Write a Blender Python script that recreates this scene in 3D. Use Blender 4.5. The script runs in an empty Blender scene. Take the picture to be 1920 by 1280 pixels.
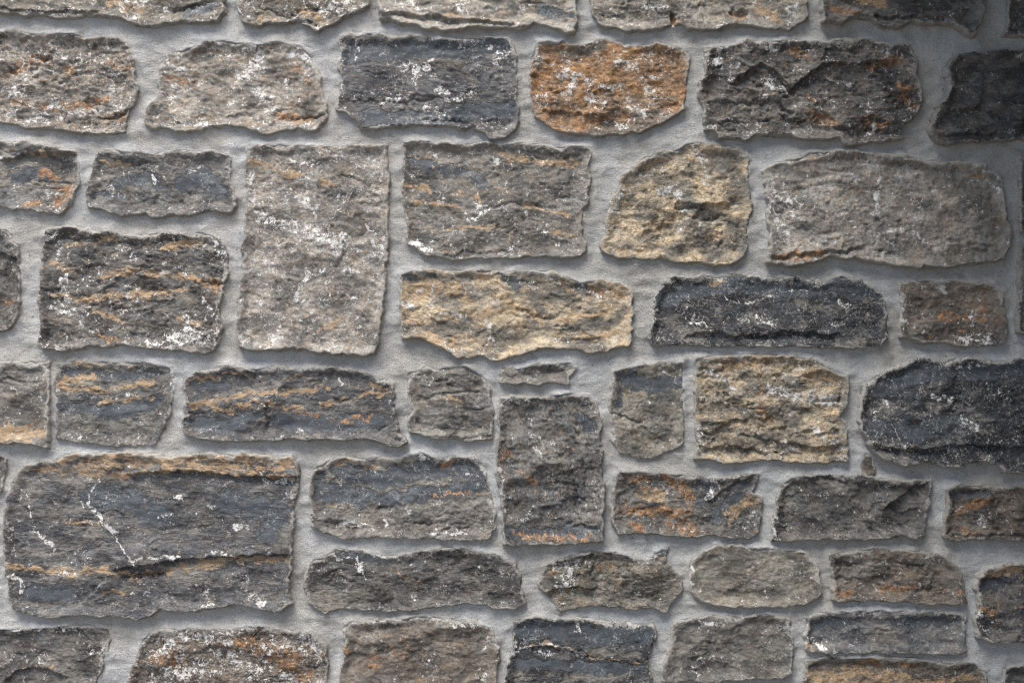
# Rough-cut natural stone wall in grey mortar, photographed straight on in soft daylight.
# Wall plane is XZ at y = 0, the street side is -y.  One "unit" of the survey below is 1 mm:
# u grows to the right, v grows downwards; (960, 640) is the point in front of the camera.
import bpy, math
import numpy as np
C = bpy.context.scene.collection
sc = bpy.context.scene

# ------------------------------------------------------------------ camera, sky, sun, exposure
CAM_D, CAM_Z = 2.13, 1.45
cam_d = bpy.data.cameras.new('camera'); cam = bpy.data.objects.new('camera', cam_d); C.objects.link(cam)
cam_d.sensor_width = 36.0; cam_d.lens = 36.0 * CAM_D / 1.92
cam_d.clip_start = 0.05; cam_d.clip_end = 500
cam.location = (0, -CAM_D, CAM_Z); cam.rotation_euler = (math.radians(90), 0, 0)
sc.camera = cam

SUN_EL, SUN_AZ = math.radians(63), math.radians(-34)      # azimuth from straight in front of the wall, to the left
world = bpy.data.worlds.new('World'); sc.world = world; world.use_nodes = True
wn = world.node_tree.nodes; wl = world.node_tree.links
bg = wn['Background']
sky = wn.new('ShaderNodeTexSky'); sky.sky_type = 'NISHITA'; sky.sun_disc = False
sky.sun_elevation = SUN_EL; sky.air_density = 1.0; sky.dust_density = 3.0; sky.ozone_density = 1.0
sky.sun_rotation = math.pi - SUN_AZ * -1
wl.new(sky.outputs[0], bg.inputs[0]); bg.inputs[1].default_value = 0.07
sd_ = bpy.data.lights.new('sun', 'SUN'); sun = bpy.data.objects.new('sun', sd_); C.objects.link(sun)
sd_.energy = 1.5; sd_.angle = math.radians(28); sd_.color = (1.0, 0.95, 0.88)
import mathutils
dirv = mathutils.Vector((math.sin(SUN_AZ) * math.cos(SUN_EL), -math.cos(SUN_AZ) * math.cos(SUN_EL), math.sin(SUN_EL)))
sun.rotation_euler = dirv.to_track_quat('Z', 'Y').to_euler()
sun.location = dirv * 20
sc.view_settings.view_transform = 'Standard'; sc.view_settings.look = 'None'
sc.view_settings.gamma = 1.0; sc.view_settings.use_curve_mapping = False
sc.view_settings.exposure = 2.15
sc.cycles.use_denoising = True; sc.cycles.denoising_input_passes = 'RGB_ALBEDO_NORMAL'; sc.cycles.denoising_prefilter = 'ACCURATE'; sc.cycles.max_bounces = 4; sc.cycles.diffuse_bounces = 3
sc.cycles.pixel_filter_type = 'BLACKMAN_HARRIS'; sc.cycles.filter_width = 1.15

# ------------------------------------------------------------------ numpy noise
def _hash(ix, iy, s):
    h = (ix.astype(np.int64) * 374761393 + iy.astype(np.int64) * 668265263 + s * 1442695041) & 0xffffffff
    h = ((h ^ (h >> 13)) * 1274126177) & 0xffffffff
    h = ((h ^ (h >> 15)) * 2246822519) & 0xffffffff
    return (h ^ (h >> 16)) & 0xffffffff
_ang = np.linspace(0, 2 * np.pi, 257)[:256]; _gx = np.cos(_ang); _gy = np.sin(_ang)
def pn(x, y, s=0):
    x0 = np.floor(x); y0 = np.floor(y); fx = x - x0; fy = y - y0
    ux = fx * fx * fx * (fx * (fx * 6 - 15) + 10); uy = fy * fy * fy * (fy * (fy * 6 - 15) + 10)
    def g(i, j):
        k = (_hash(x0 + i, y0 + j, s) & 255).astype(np.int64)
        return _gx[k] * (fx - i) + _gy[k] * (fy - j)
    a = g(0, 0) * (1 - ux) + g(1, 0) * ux
    b = g(0, 1) * (1 - ux) + g(1, 1) * ux
    return (a * (1 - uy) + b * uy) * 1.5
def fbm(x, y, s=0, o=4, r=0.5):
    t = 0; a = 1; f = 1
    for k in range(o):
        t = t + a * pn(x * f + 17.3 * k, y * f - 9.1 * k, s + k * 31); a *= r; f *= 2.03
    return t
def ridge(x, y, s=0, o=4, r=0.55):
    t = 0; a = 1; f = 1
    for k in range(o):
        t = t + a * (0.5 - np.abs(pn(x * f + 5.7 * k, y * f + 3.3 * k, s + k * 13))); a *= r; f *= 2.1
    return t
def sst(a, b, x):
    t = np.clip((x - a) / (b - a), 0, 1); return t * t * (3 - 2 * t)
def polyline_dist(px, py, pts, closed=False):
    n = len(pts); best = np.full(px.shape, 1e9); tt = np.zeros(px.shape)
    for i in range(n if closed else n - 1):
        ax, ay = pts[i][:2]; bx, by = pts[(i + 1) % n][:2]
        dx, dy = bx - ax, by - ay; L = dx * dx + dy * dy + 1e-9
        t = np.clip(((px - ax) * dx + (py - ay) * dy) / L, 0, 1)
        d = np.hypot(px - ax - t * dx, py - ay - t * dy)
        m = d < best; best = np.where(m, d, best); tt = np.where(m, (i + t) / max(1, n - 1), tt)
    return best, tt
def poly_sd(px, py, pts):
    d, _ = polyline_dist(px, py, pts, True)
    ins = np.zeros(px.shape, bool); n = len(pts)
    for i in range(n):
        ax, ay = pts[i]; bx, by = pts[(i + 1) % n]
        if ay == by: continue
        c = ((ay > py) != (by > py)) & (px < (bx - ax) * (py - ay) / (by - ay) + ax)
        ins ^= c
    return np.where(ins, d, -d)
def lin(c):
    c = np.array(c, float) / 255.0
    return np.where(c <= 0.04045, c / 12.92, ((c + 0.055) / 1.055) ** 2.4)

# ------------------------------------------------------------------ materials
def new_mat(name):
    m = bpy.data.materials.new(name); m.use_nodes = True
    nt = m.node_tree; return m, nt.nodes, nt.links, nt.nodes['Principled BSDF']
class NB:
    def __init__(s, nt): s.n = nt.nodes; s.l = nt.links
    def math(s, op, a, b=None, c=None, clamp=False):
        n = s.n.new('ShaderNodeMath'); n.operation = op; n.use_clamp = clamp
        for i, v in enumerate((a, b, c)):
            if v is None: continue
            if isinstance(v, (int, float)): n.inputs[i].default_value = v
            else: s.l.new(v, n.inputs[i])
        return n.outputs[0]
    def noise(s, vec, scale, detail=4, rough=0.5, dist=0.0):
        n = s.n.new('ShaderNodeTexNoise'); n.inputs['Scale'].default_value = scale
        n.inputs['Detail'].default_value = detail; n.inputs['Roughness'].default_value = rough
        n.inputs['Distortion'].default_value = dist; s.l.new(vec, n.inputs['Vector']); return n
    def smooth(s, v, a, b):
        n = s.n.new('ShaderNodeMapRange'); n.interpolation_type = 'SMOOTHSTEP'
        s.l.new(v, n.inputs[0]); n.inputs[1].default_value = a; n.inputs[2].default_value = b; return n.outputs[0]
    def mix(s, f, a, b, mode='MIX'):
        n = s.n.new('ShaderNodeMix'); n.data_type = 'RGBA'; n.blend_type = mode
        for i, v in ((0, f), (6, a), (7, b)):
            if isinstance(v, (int, float)): n.inputs[i].default_value = v
            elif isinstance(v, (tuple, list, np.ndarray)): n.inputs[i].default_value = (*[float(q) for q in v[:3]], 1)
            else: s.l.new(v, n.inputs[i])
        return n.outputs[2]
    def vmath(s, op, a, b=None, sc_=None):
        n = s.n.new('ShaderNodeVectorMath'); n.operation = op
        for i, v in ((0, a), (1, b)):
            if v is None: continue
            if isinstance(v, tuple): n.inputs[i].default_value = v
            else: s.l.new(v, n.inputs[i])
        if sc_ is not None: n.inputs['Scale'].default_value = sc_
        return n.outputs[0]
    def attr(s, name):
        n = s.n.new('ShaderNodeAttribute'); n.attribute_name = name; return n

def make_stone_material():
    m, n, l, p = new_mat('split_limestone'); B = NB(m.node_tree)
    v = B.attr('rock').outputs['Vector']                    # position in the stone's own rock, each cut from a different spot
    bed = B.attr('bedding').outputs['Vector']               # the same, drawn out along that stone's bedding
    col = B.attr('tone').outputs['Color']
    mk = B.attr('mask'); sp = n.new('ShaderNodeSeparateColor'); l.new(mk.outputs['Color'], sp.inputs[0])
    W, O, R, D = sp.outputs[0], sp.outputs[1], sp.outputs[2], mk.outputs['Alpha']
    ln = B.attr('calcite').outputs['Fac']
    # tonal variation of the rock
    GR = B.attr('grain').outputs['Fac']
    n1 = B.noise(bed, 16, 5, 0.66, 0.4).outputs[0]
    n2 = B.noise(bed, 90, 4, 0.80, 0.3).outputs[0]
    n3 = B.noise(v, 330, 3, 0.85).outputs[0]
    k = B.math('ADD', B.math('MULTIPLY', B.math('SUBTRACT', n1, 0.5), 1.5), 1.0)
    k = B.math('ADD', k, B.math('MULTIPLY', B.math('MULTIPLY', B.math('SUBTRACT', n2, 0.5), 2.7), GR))
    k = B.math('ADD', k, B.math('MULTIPLY', B.math('MULTIPLY', B.math('SUBTRACT', n3, 0.5), 2.2), GR))
    k = B.math('MAXIMUM', k, 0.25)
    base = B.mix(1.0, col, k, 'MULTIPLY')
    # slight hue drift, warm silt against cool slate, in blotches and in grains
    hue = B.noise(bed, 34, 5, 0.74, 0.5).outputs[0]
    base = B.mix(B.smooth(hue, 0.50, 0.66), base, B.mix(1.0, base, (1.15, 1.03, 0.91), 'MULTIPLY'))
    base = B.mix(B.smooth(hue, 0.50, 0.36), base, B.mix(1.0, base, (0.92, 0.985, 1.06), 'MULTIPLY'))
    def crisp(vec, sa, sb, amp=1.5, amp2=None):
        x = B.noise(vec, sa, 4, 0.68, 0.5).outputs[0]; y = B.noise(vec, sb, 3, 0.75, 0.3).outputs[0]
        x = B.math('MULTIPLY', B.math('SUBTRACT', x, 0.5), amp); y = B.math('MULTIPLY', B.math('SUBTRACT', y, 0.5), amp if amp2 is None else amp2)
        return B.math('ADD', 0.5, B.math('ADD', x, y))
    def field(nz, M, lo, hi, kk=0.5):
        return B.smooth(B.math('ADD', nz, B.math('MULTIPLY', M, kk)), lo, hi)
    # a thin film of pale dust and lime wash, in broad uneven patches
    fl = B.smooth(crisp(bed, 15, 120, 1.9, 0.7), 0.50, 0.72)
    base = B.mix(B.math('MULTIPLY', fl, 0.36), base, B.mix(1.0, lin((150, 144, 134)), B.math('ADD', 0.5, B.math('MULTIPLY', n2, 1.0)), 'MULTIPLY'))
    # dark dense bands, smooth fracture faces
    nd = crisp(bed, 45, 210, 0.8, 0.5)
    dm = field(nd, D, 0.62, 0.72)
    dk = B.mix(1.0, lin((66, 72, 78)), k, 'MULTIPLY')
    base = B.mix(B.math('MULTIPLY', dm, 0.92), base, B.mix(0.68, dk, lin((60, 66, 71))))
    # ochre silt veins
    no = crisp(bed, 55, 240, 1.2, 0.7)
    om = field(no, O, 0.60, 0.76)
    oc = B.mix(1.0, lin((168, 142, 110)), B.math('ADD', 0.35, B.math('MULTIPLY', k, 0.65)), 'MULTIPLY')
    base = B.mix(B.math('MULTIPLY', om, 0.80), base, oc)
    # rust
    nr = crisp(v, 75, 260, 1.4)
    rm = field(nr, R, 0.60, 0.80)
    rc = B.mix(B.smooth(B.noise(v, 120, 5, 0.7).outputs[0], 0.4, 0.6), lin((118, 84, 56)), lin((172, 130, 88)))
    rc = B.mix(1.0, rc, B.math('ADD', 0.3, B.math('MULTIPLY', k, 0.7)), 'MULTIPLY')
    base = B.mix(B.math('MULTIPLY', rm, 0.82), base, rc)
    # hairline calcite scratches
    w1 = B.vmath('ADD', v, B.vmath('SCALE', B.noise(v, 40, 3, 0.6).outputs['Color'], None, 0.035))
    c1 = B.noise(w1, 62, 2, 0.5, 1.1).outputs[0]
    hair = B.smooth(B.math('ABSOLUTE', B.math('SUBTRACT', c1, 0.5)), 0.024, 0.003)
    gate = B.smooth(B.math('ADD', crisp(v, 24, 150, 1.0), B.math('MULTIPLY', ln, 0.30)), 0.62, 0.80)
    hair = B.math('MULTIPLY', B.math('MULTIPLY', hair, gate), 0.50)
    base = B.mix(hair, base, lin((182, 178, 170)))
    # white lime bloom and lichen, crisp broken flecks
    nw = crisp(v, 80, 260, 1.5, 1.0)
    wm = field(nw, W, 0.67, 0.78)
    nw2 = crisp(v, 210, 520, 1.1)
    wf = field(nw2, W, 0.78, 0.88, 0.50)
    wm = B.math('MAXIMUM', wm, wf)
    wh = B.math('MULTIPLY', B.smooth(B.math('ADD', nw, B.math('MULTIPLY', W, 0.5)), 0.52, 0.72), 0.22)   # thin dusty halo round the flecks
    base = B.mix(wh, base, lin((178, 172, 164)))
    wc = B.mix(n3, lin((196, 194, 190)), lin((244, 243, 240)))
    base = B.mix(B.math('MULTIPLY', wm, 0.84), base, wc)
    # tiny pale mineral grains
    n4 = B.noise(v, 640, 2, 0.6).outputs[0]
    base = B.mix(B.math('MULTIPLY', B.smooth(n4, 0.64, 0.72), 0.25), base, lin((196, 190, 180)))
    # pointing mortar smeared over the arrises
    sm = field(crisp(v, 40, 240, 1.0), B.attr('smear').outputs['Fac'], 0.66, 0.82)
    base = B.mix(B.math('MULTIPLY', sm, 0.80), base, B.mix(1.0, lin((158, 155, 148)), B.math('ADD', 0.6, B.math('MULTIPLY', n3, 0.8)), 'MULTIPLY'))
    l.new(base, p.inputs['Base Color'])
    rg = B.math('SUBTRACT', 0.92, B.math('MULTIPLY', dm, 0.30)); l.new(rg, p.inputs['Roughness'])
    p.inputs['Specular IOR Level'].default_value = 0.35
    # fine relief below mesh resolution
    f1 = B.noise(bed, 120, 5, 0.72, 0.4).outputs[0]
    f2 = B.noise(v, 600, 4, 0.7).outputs[0]
    hgt = B.math('ADD', f1, B.math('MULTIPLY', f2, 0.34))
    hgt = B.math('MULTIPLY', hgt, B.math('SUBTRACT', 1.0, B.math('MULTIPLY', dm, 0.82)))
    hgt = B.math('MULTIPLY', hgt, GR)
    cr = B.noise(B.vmath('ADD', bed, (5.0, 2.0, 9.0)), 42, 4, 0.6, 0.8).outputs[0]
    cr = B.smooth(B.math('ABSOLUTE', B.math('SUBTRACT', cr, 0.5)), 0.016, 0.0)
    hgt = B.math('SUBTRACT', hgt, B.math('MULTIPLY', B.math('MULTIPLY', cr, B.smooth(n1, 0.5, 0.62)), 0.35))
    hgt = B.math('ADD', hgt, B.math('MULTIPLY', wm, 0.10))
    bp = n.new('ShaderNodeBump'); bp.inputs['Strength'].default_value = 0.9; bp.inputs['Distance'].default_value = 0.009
    l.new(hgt, bp.inputs['Height']); l.new(bp.outputs[0], p.inputs['Normal'])
    return m

def make_mortar_material():
    m, n, l, p = new_mat('lime_cement_mortar'); B = NB(m.node_tree)
    tc = n.new('ShaderNodeTexCoord').outputs['Object']
    a = B.noise(tc, 6, 5, 0.6, 0.3).outputs[0]
    b = B.noise(tc, 45, 5, 0.65).outputs[0]
    g = B.noise(tc, 430, 3, 0.9).outputs[0]
    base = B.mix(B.smooth(a, 0.36, 0.64), lin((157, 155, 150)), lin((169, 170, 170)))
    k = B.math('ADD', 1.0, B.math('MULTIPLY', B.math('SUBTRACT', b, 0.5), 0.55))
    k = B.math('ADD', k, B.math('MULTIPLY', B.math('SUBTRACT', g, 0.5), 2.0))
    base = B.mix(1.0, base, k, 'MULTIPLY')
    dirt = B.noise(tc, 14, 6, 0.7, 0.6).outputs[0]
    base = B.mix(B.math('MULTIPLY', B.smooth(dirt, 0.56, 0.74), 0.5), base, lin((126, 118, 104)))
    bloom = B.noise(B.vmath('ADD', tc, (3.1, 0, 7.7)), 22, 6, 0.7, 0.5).outputs[0]
    base = B.mix(B.math('MULTIPLY', B.smooth(bloom, 0.56, 0.72), 0.40), base, lin((182, 185, 190)))
    vo = n.new('ShaderNodeTexVoronoi'); vo.inputs['Scale'].default_value = 48; l.new(tc, vo.inputs['Vector'])
    hole = B.smooth(vo.outputs['Distance'], 0.085, 0.03)
    base = B.mix(B.math('MULTIPLY', hole, 0.55), base, lin((84, 80, 74)))
    stain = B.noise(B.vmath('ADD', tc, (9.1, 0, 2.7)), 4.5, 6, 0.68, 0.8).outputs[0]
    base = B.mix(B.math('MULTIPLY', B.smooth(stain, 0.54, 0.70), 0.30), base, lin((122, 120, 114)))
    l.new(base, p.inputs['Base Color']); p.inputs['Roughness'].default_value = 0.93
    p.inputs['Specular IOR Level'].default_value = 0.25
    s1 = B.noise(tc, 300, 4, 0.80).outputs[0]
    s2 = B.noise(B.vmath('MULTIPLY', tc, (1, 1, 2.2)), 60, 4, 0.6, 0.8).outputs[0]
    pin = B.math('MULTIPLY', B.smooth(vo.outputs['Distance'], 0.07, 0.0), -0.8)
    hgt = B.math('ADD', B.math('ADD', B.math('MULTIPLY', s1, 0.75), B.math('MULTIPLY', s2, 0.25)), pin)
    bp = n.new('ShaderNodeBump'); bp.inputs['Strength'].default_value = 0.9; bp.inputs['Distance'].default_value = 0.0075
    l.new(hgt, bp.inputs['Height']); l.new(bp.outputs[0], p.inputs['Normal'])
    return m
def make_plain(name, c1, c2, scale):
    m, n, l, p = new_mat(name); B = NB(m.node_tree)
    tc = n.new('ShaderNodeTexCoord').outputs['Object']
    f = B.noise(tc, scale, 6, 0.65).outputs[0]
    l.new(B.mix(B.smooth(f, 0.35, 0.65), c1, c2), p.inputs['Base Color']); p.inputs['Roughness'].default_value = 0.9
    bp = n.new('ShaderNodeBump'); bp.inputs['Strength'].default_value = 0.6; bp.inputs['Distance'].default_value = 0.01
    l.new(f, bp.inputs['Height']); l.new(bp.outputs[0], p.inputs['Normal']); return m
STONE = make_stone_material(); MORTAR = make_mortar_material()

# ------------------------------------------------------------------ the survey of the wall
# tones: two base colours each
TN = {'grey': ((116, 113, 107), (84, 82, 79)), 'dgrey': ((98, 96, 93), (68, 67, 66)), 'blue': ((98, 98, 98), (72, 73, 75)),
      'black': ((60, 62, 65), (42, 44, 47)), 'tan': ((180, 164, 138), (118, 112, 102)), 'pale': ((150, 144, 134), (112, 108, 101)),
      'pink': ((156, 150, 141), (110, 107, 102)), 'rust': ((156, 124, 90), (122, 106, 90)), 'olive': ((124, 119, 108), (90, 87, 81)),
      'brown': ((114, 105, 95), (82, 78, 73)), 'steel': ((110, 109, 106), (84, 84, 83))}
# a stone: outline, tone, dict(w, o, r, d = how much lime bloom / ochre / rust / dark band, l = hairlines, P = how proud (mm),
#          rg = roughness of the face, f = features, lb = label)
# features: (kind, points, half width) with kind w o r d g (g: back to plain grey), or ('crack', pts, depth), ('ledge', pts, height), ('pit', pts, depth)
ST = []
def S(poly, tone, **k): ST.append((poly, tone, k))

# top course, cut by the frame
S([(-60,-120),(120,-128),(300,-118),(410,-112),(424,-60),(420,0),(418,22),(405,36),(370,38),(320,44),(285,50),(265,47),(240,38),(215,28),(170,30),(110,34),(75,27),(30,24),(0,22),(-60,20)],
  'olive', w=.12, l=.2, o=-.1, P=15, f=[('o',[(205,5),(260,12)],14),('d',[(350,20),(405,8)],14),('w',[(220,8),(270,2)],9),('crack',[(320,38),(330,18),(380,6),(415,-6)],5),('ledge',[(0,14),(90,22),(180,22)],5)])
S([(455,-95),(560,-102),(680,-92),(692,-50),(690,0),(688,10),(668,22),(650,30),(625,45),(598,55),(585,50),(560,40),(530,42),(497,42),(480,48),(455,40),(448,20),(446,-20)],
  'olive', w=.2, l=.2, P=16, f=[('o',[(488,34),(520,38)],8),('o',[(560,20),(600,30)],10),('crack',[(485,12),(520,26),(545,32),(575,12),(595,16)],5),('crack',[(545,34),(570,42),(600,48)],5),('w',[(600,20),(640,12)],8)])
S([(708,-90),(860,-98),(1000,-92),(1078,-88),(1084,-40),(1080,0),(1080,40),(1078,58),(1062,62),(1048,55),(1030,50),(1000,42),(985,50),(968,55),(940,52),(900,50),(860,53),(830,54),(800,52),(775,45),(740,38),(712,32),(709,0)],
  'pale', w=.08, l=.3, P=17, f=[('ledge',[(712,22),(750,26),(800,28),(850,34),(920,40),(960,46)],8),('w',[(760,6),(800,18)],11),('w',[(855,6),(870,20)],10),('o',[(830,32),(860,30)],6),('d',[(1010,15),(1070,30)],12)])
S([(1108,-92),(1260,-99),(1420,-92),(1502,-90),(1512,-40),(1510,0),(1513,30),(1508,40),(1480,52),(1430,52),(1400,45),(1370,48),(1320,56),(1290,57),(1275,44),(1262,50),(1230,54),(1180,58),(1150,50),(1125,48),(1115,30),(1108,0)],
  'pale', w=.1, l=.2, P=14, f=[('pit',[(1262,28),(1268,42)],12),('r',[(1258,30),(1272,44)],8),('pit',[(1380,22),(1396,30)],8),('r',[(1378,24),(1395,32)],8),('o',[(1420,10),(1460,30)],12),('w',[(1212,10),(1260,12)],10),('w',[(1480,20),(1492,10)],9)])
S([(1538,-95),(1680,-100),(1840,-96),(1852,-40),(1850,0),(1847,20),(1835,50),(1825,65),(1810,60),(1790,42),(1750,42),(1710,38),(1690,46),(1660,48),(1635,33),(1610,32),(1575,40),(1545,40),(1542,20),(1540,0)],
  'dgrey', w=.0, l=.1, P=24, f=[('r',[(1560,14),(1600,24)],10),('o',[(1610,-4),(1660,8)],9),('ledge',[(1600,26),(1660,34),(1720,30),(1800,34)],6)])
S([(1898,-90),(2010,-92),(2080,-80),(2082,60),(1990,70),(1920,67),(1885,65),(1890,50),(1893,0)], 'dgrey', w=.0, P=18)
# second course
S([(-150,62),(-60,60),(0,58),(25,52),(45,60),(90,62),(130,60),(160,70),(200,70),(225,72),(246,84),(250,115),(250,140),(256,170),(252,190),(240,208),(234,230),(233,246),(200,252),(160,250),(110,242),(50,240),(0,228),(-60,225),(-150,222)],
  'pale', w=.16, r=.02, l=.15, P=11, rg=1.3, lb='pale stone pitted with rust brown holes and white bloom',
  f=[('r',[(26,130),(62,105),(84,112)],13),('pit',[(66,105),(84,110)],7),('r',[(118,124),(136,130)],9),('r',[(200,120),(240,128)],9),('r',[(30,192),(90,200),(150,196),(200,184)],8),('r',[(186,218),(236,214)],7),('crack',[(184,222),(215,222),(240,208)],8),('pit',[(20,128),(24,134)],6),('pit',[(56,126),(64,128)],6),('pit',[(166,192),(172,196)],6),('w',[(100,90),(118,104)],10),('w',[(60,216),(110,222)],10),('w',[(180,130),(210,140)],8)])
S([(285,242),(272,235),(270,215),(280,197),(297,190),(298,165),(295,140),(297,120),(310,103),(340,95),(365,85),(385,77),(420,74),(445,78),(470,82),(500,82),(520,75),(540,83),(565,86),(575,100),(588,120),(597,140),(599,165),(610,195),(612,218),(606,230),(590,245),(560,240),(545,243),(480,250),(450,236),(400,238),(350,244),(300,240)],
  'pale', w=.15, r=-.02, l=.15, P=12, rg=1.15, f=[('w',[(480,92),(478,130),(458,140)],17),('w',[(560,92),(580,120)],12),('w',[(330,225),(400,236)],10),('w',[(320,120),(342,132)],9),('w',[(480,170),(510,200)],10),('r',[(490,100),(440,112)],9),('r',[(320,145),(360,160)],9),('r',[(545,120),(575,150)],10),('r',[(520,215),(580,225)],9),('crack',[(540,225),(575,222),(605,215)],5)])
S([(637,72),(655,62),(670,66),(690,62),(715,62),(730,70),(770,65),(790,68),(840,72),(900,68),(950,72),(965,85),(968,130),(967,180),(972,215),(972,228),(965,242),(945,256),(920,258),(910,245),(885,240),(870,245),(840,238),(790,232),(740,238),(700,240),(678,243),(665,225),(650,212),(632,205),(635,180),(638,150),(636,110)],
  'blue', w=.05, l=.55, P=13, lb='blue grey stone with a smooth slate coloured band along its top',
  f=[('d',[(640,98),(700,94),(780,92),(860,88),(945,84)],27),('d',[(690,222),(800,222),(900,205),(960,205)],22),('ledge',[(640,120),(760,121),(860,108),(960,98)],-3),('crack',[(682,190),(740,194),(790,185),(850,180)],4),('crack',[(790,226),(860,228),(890,236)],5),('w',[(668,78),(670,108)],5),('w',[(750,122),(800,132),(770,150)],9),('w',[(820,165),(850,185),(880,178)],9),('w',[(930,108),(950,95)],11),('w',[(778,140),(786,142)],9),('w',[(862,76),(864,92)],5),('w',[(890,78),(930,90)],7),('w',[(810,110),(818,95)],6),('w',[(720,192),(760,186)],5),('w',[(800,200),(830,210)],8)])
S([(1000,95),(1008,80),(1030,76),(1048,78),(1056,72),(1070,80),(1100,85),(1110,78),(1135,74),(1160,80),(1175,85),(1200,84),(1230,80),(1260,85),(1285,97),(1292,115),(1288,150),(1287,180),(1283,205),(1265,218),(1240,232),(1200,250),(1160,252),(1120,252),(1085,253),(1045,245),(1020,235),(1005,218),(1000,190),(995,170),(993,150),(996,120)],
  'rust', w=.14, r=.0, l=.2, P=12, rg=1.2, lb='bright rust orange stone with white crusts, rounded corners',
  f=[('g',[(1050,98),(1080,102),(1130,84)],13),('g',[(1190,215),(1250,215),(1220,235),(1100,250)],14),('r',[(1020,90),(1045,92)],20),('r',[(1030,115),(1080,122),(1130,110),(1160,92)],19),('r',[(1010,170),(1060,150),(1130,150),(1200,150),(1260,140),(1270,190)],38),('r',[(1030,215),(1080,225),(1130,222)],18),('r',[(1230,110),(1260,130)],22),('o',[(1120,150),(1180,145),(1220,180)],22),('w',[(1004,95),(1002,130)],8),('w',[(1052,138),(1085,140),(1060,175)],11),('w',[(1152,118),(1190,122)],11),('w',[(1205,150),(1215,170)],12),('w',[(1100,180),(1130,190)],11),('w',[(1130,165),(1160,160)],7),('w',[(1215,85),(1220,110)],7),('w',[(1020,175),(1012,185)],7),('w',[(1185,205),(1210,215)],10),('w',[(1150,225),(1170,240)],8),('ledge',[(1020,205),(1080,212),(1150,224)],4)])
S([(1322,90),(1350,85),(1380,82),(1400,72),(1430,75),(1480,75),(1520,76),(1560,76),(1600,75),(1620,70),(1640,75),(1670,82),(1690,76),(1710,85),(1719,105),(1722,140),(1728,170),(1727,208),(1700,228),(1683,245),(1690,260),(1650,265),(1600,270),(1585,268),(1575,258),(1520,262),(1470,252),(1420,252),(1400,262),(1350,258),(1342,242),(1325,240),(1318,200),(1310,180),(1315,150),(1323,130)],
  'dgrey', w=.1, r=-.06, l=.3, P=18, rg=1.6, lb='long dark grey stone with a deep diagonal ledge and rust pits',
  f=[('ledge',[(1375,150),(1430,118),(1470,150),(1485,168),(1510,142),(1545,118),(1600,122),(1680,110)],9),('r',[(1490,90),(1515,105)],9),('r',[(1635,122),(1690,105)],10),('r',[(1625,222),(1655,240)],10),('pit',[(1625,225),(1655,228)],9),('pit',[(1628,238),(1652,240)],8),('r',[(1520,212),(1570,230)],8),('pit',[(1530,216),(1556,226)],6),('r',[(1690,160),(1715,200)],9),('r',[(1520,182),(1545,188)],6),('pit',[(1475,208),(1484,226)],7),('crack',[(1320,235),(1380,228),(1440,226)],4),('crack',[(1345,190),(1440,196)],4),('w',[(1345,95),(1350,115)],8),('w',[(1440,150),(1470,170)],9),('w',[(1425,80),(1460,95)],8),('w',[(1560,145),(1600,160)],5),('ledge',[(1560,236),(1620,244),(1680,240)],5)])
S([(1803,100),(1830,95),(1860,92),(1920,90),(1990,95),(2060,100),(2064,180),(2060,262),(1990,265),(1920,262),(1900,260),(1860,265),(1810,264),(1775,272),(1755,262),(1742,240),(1752,220),(1765,205),(1762,198),(1775,180),(1780,150),(1775,125),(1790,108)],
  'dgrey', w=-.02, l=.1, P=24, f=[('ledge',[(1765,200),(1790,207),(1820,205),(1840,196)],9),('w',[(1778,130),(1780,165)],5),('ledge',[(1760,250),(1830,250),(1920,248)],6)])
# third course
S([(-150,262),(-60,262),(0,262),(40,265),(80,272),(120,282),(137,284),(142,296),(148,308),(148,330),(138,370),(130,385),(110,400),(90,400),(60,392),(20,390),(0,385),(-60,385),(-150,384)],
  'steel', w=.02, o=.02, l=.3, P=12, f=[('ledge',[(0,300),(50,288),(90,290),(136,284)],9),('o',[(60,288),(100,287)],5),('r',[(75,320),(110,335)],7),('r',[(95,350),(130,355),(100,385)],11),('r',[(50,380),(70,384)],7),('d',[(20,330),(80,325)],18)])
S([(180,287),(195,278),(220,282),(240,290),(260,287),(290,289),(320,282),(340,277),(360,282),(390,280),(415,288),(430,292),(432,330),(438,360),(440,385),(435,397),(400,393),(360,402),(330,400),(290,405),(270,398),(240,405),(210,398),(190,392),(160,388),(158,365),(165,340),(172,310)],
  'steel', w=.02, l=.5, P=12, f=[('d',[(162,362),(225,367)],8),('d',[(210,345),(280,330),(300,350)],14),('d',[(340,340),(380,330),(410,360)],24),('o',[(185,300),(240,308)],4),('w',[(205,345),(215,365)],5),('w',[(285,318),(290,340)],5),('crack',[(250,308),(275,302)],3),('w',[(350,320),(380,312)],5)])
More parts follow.
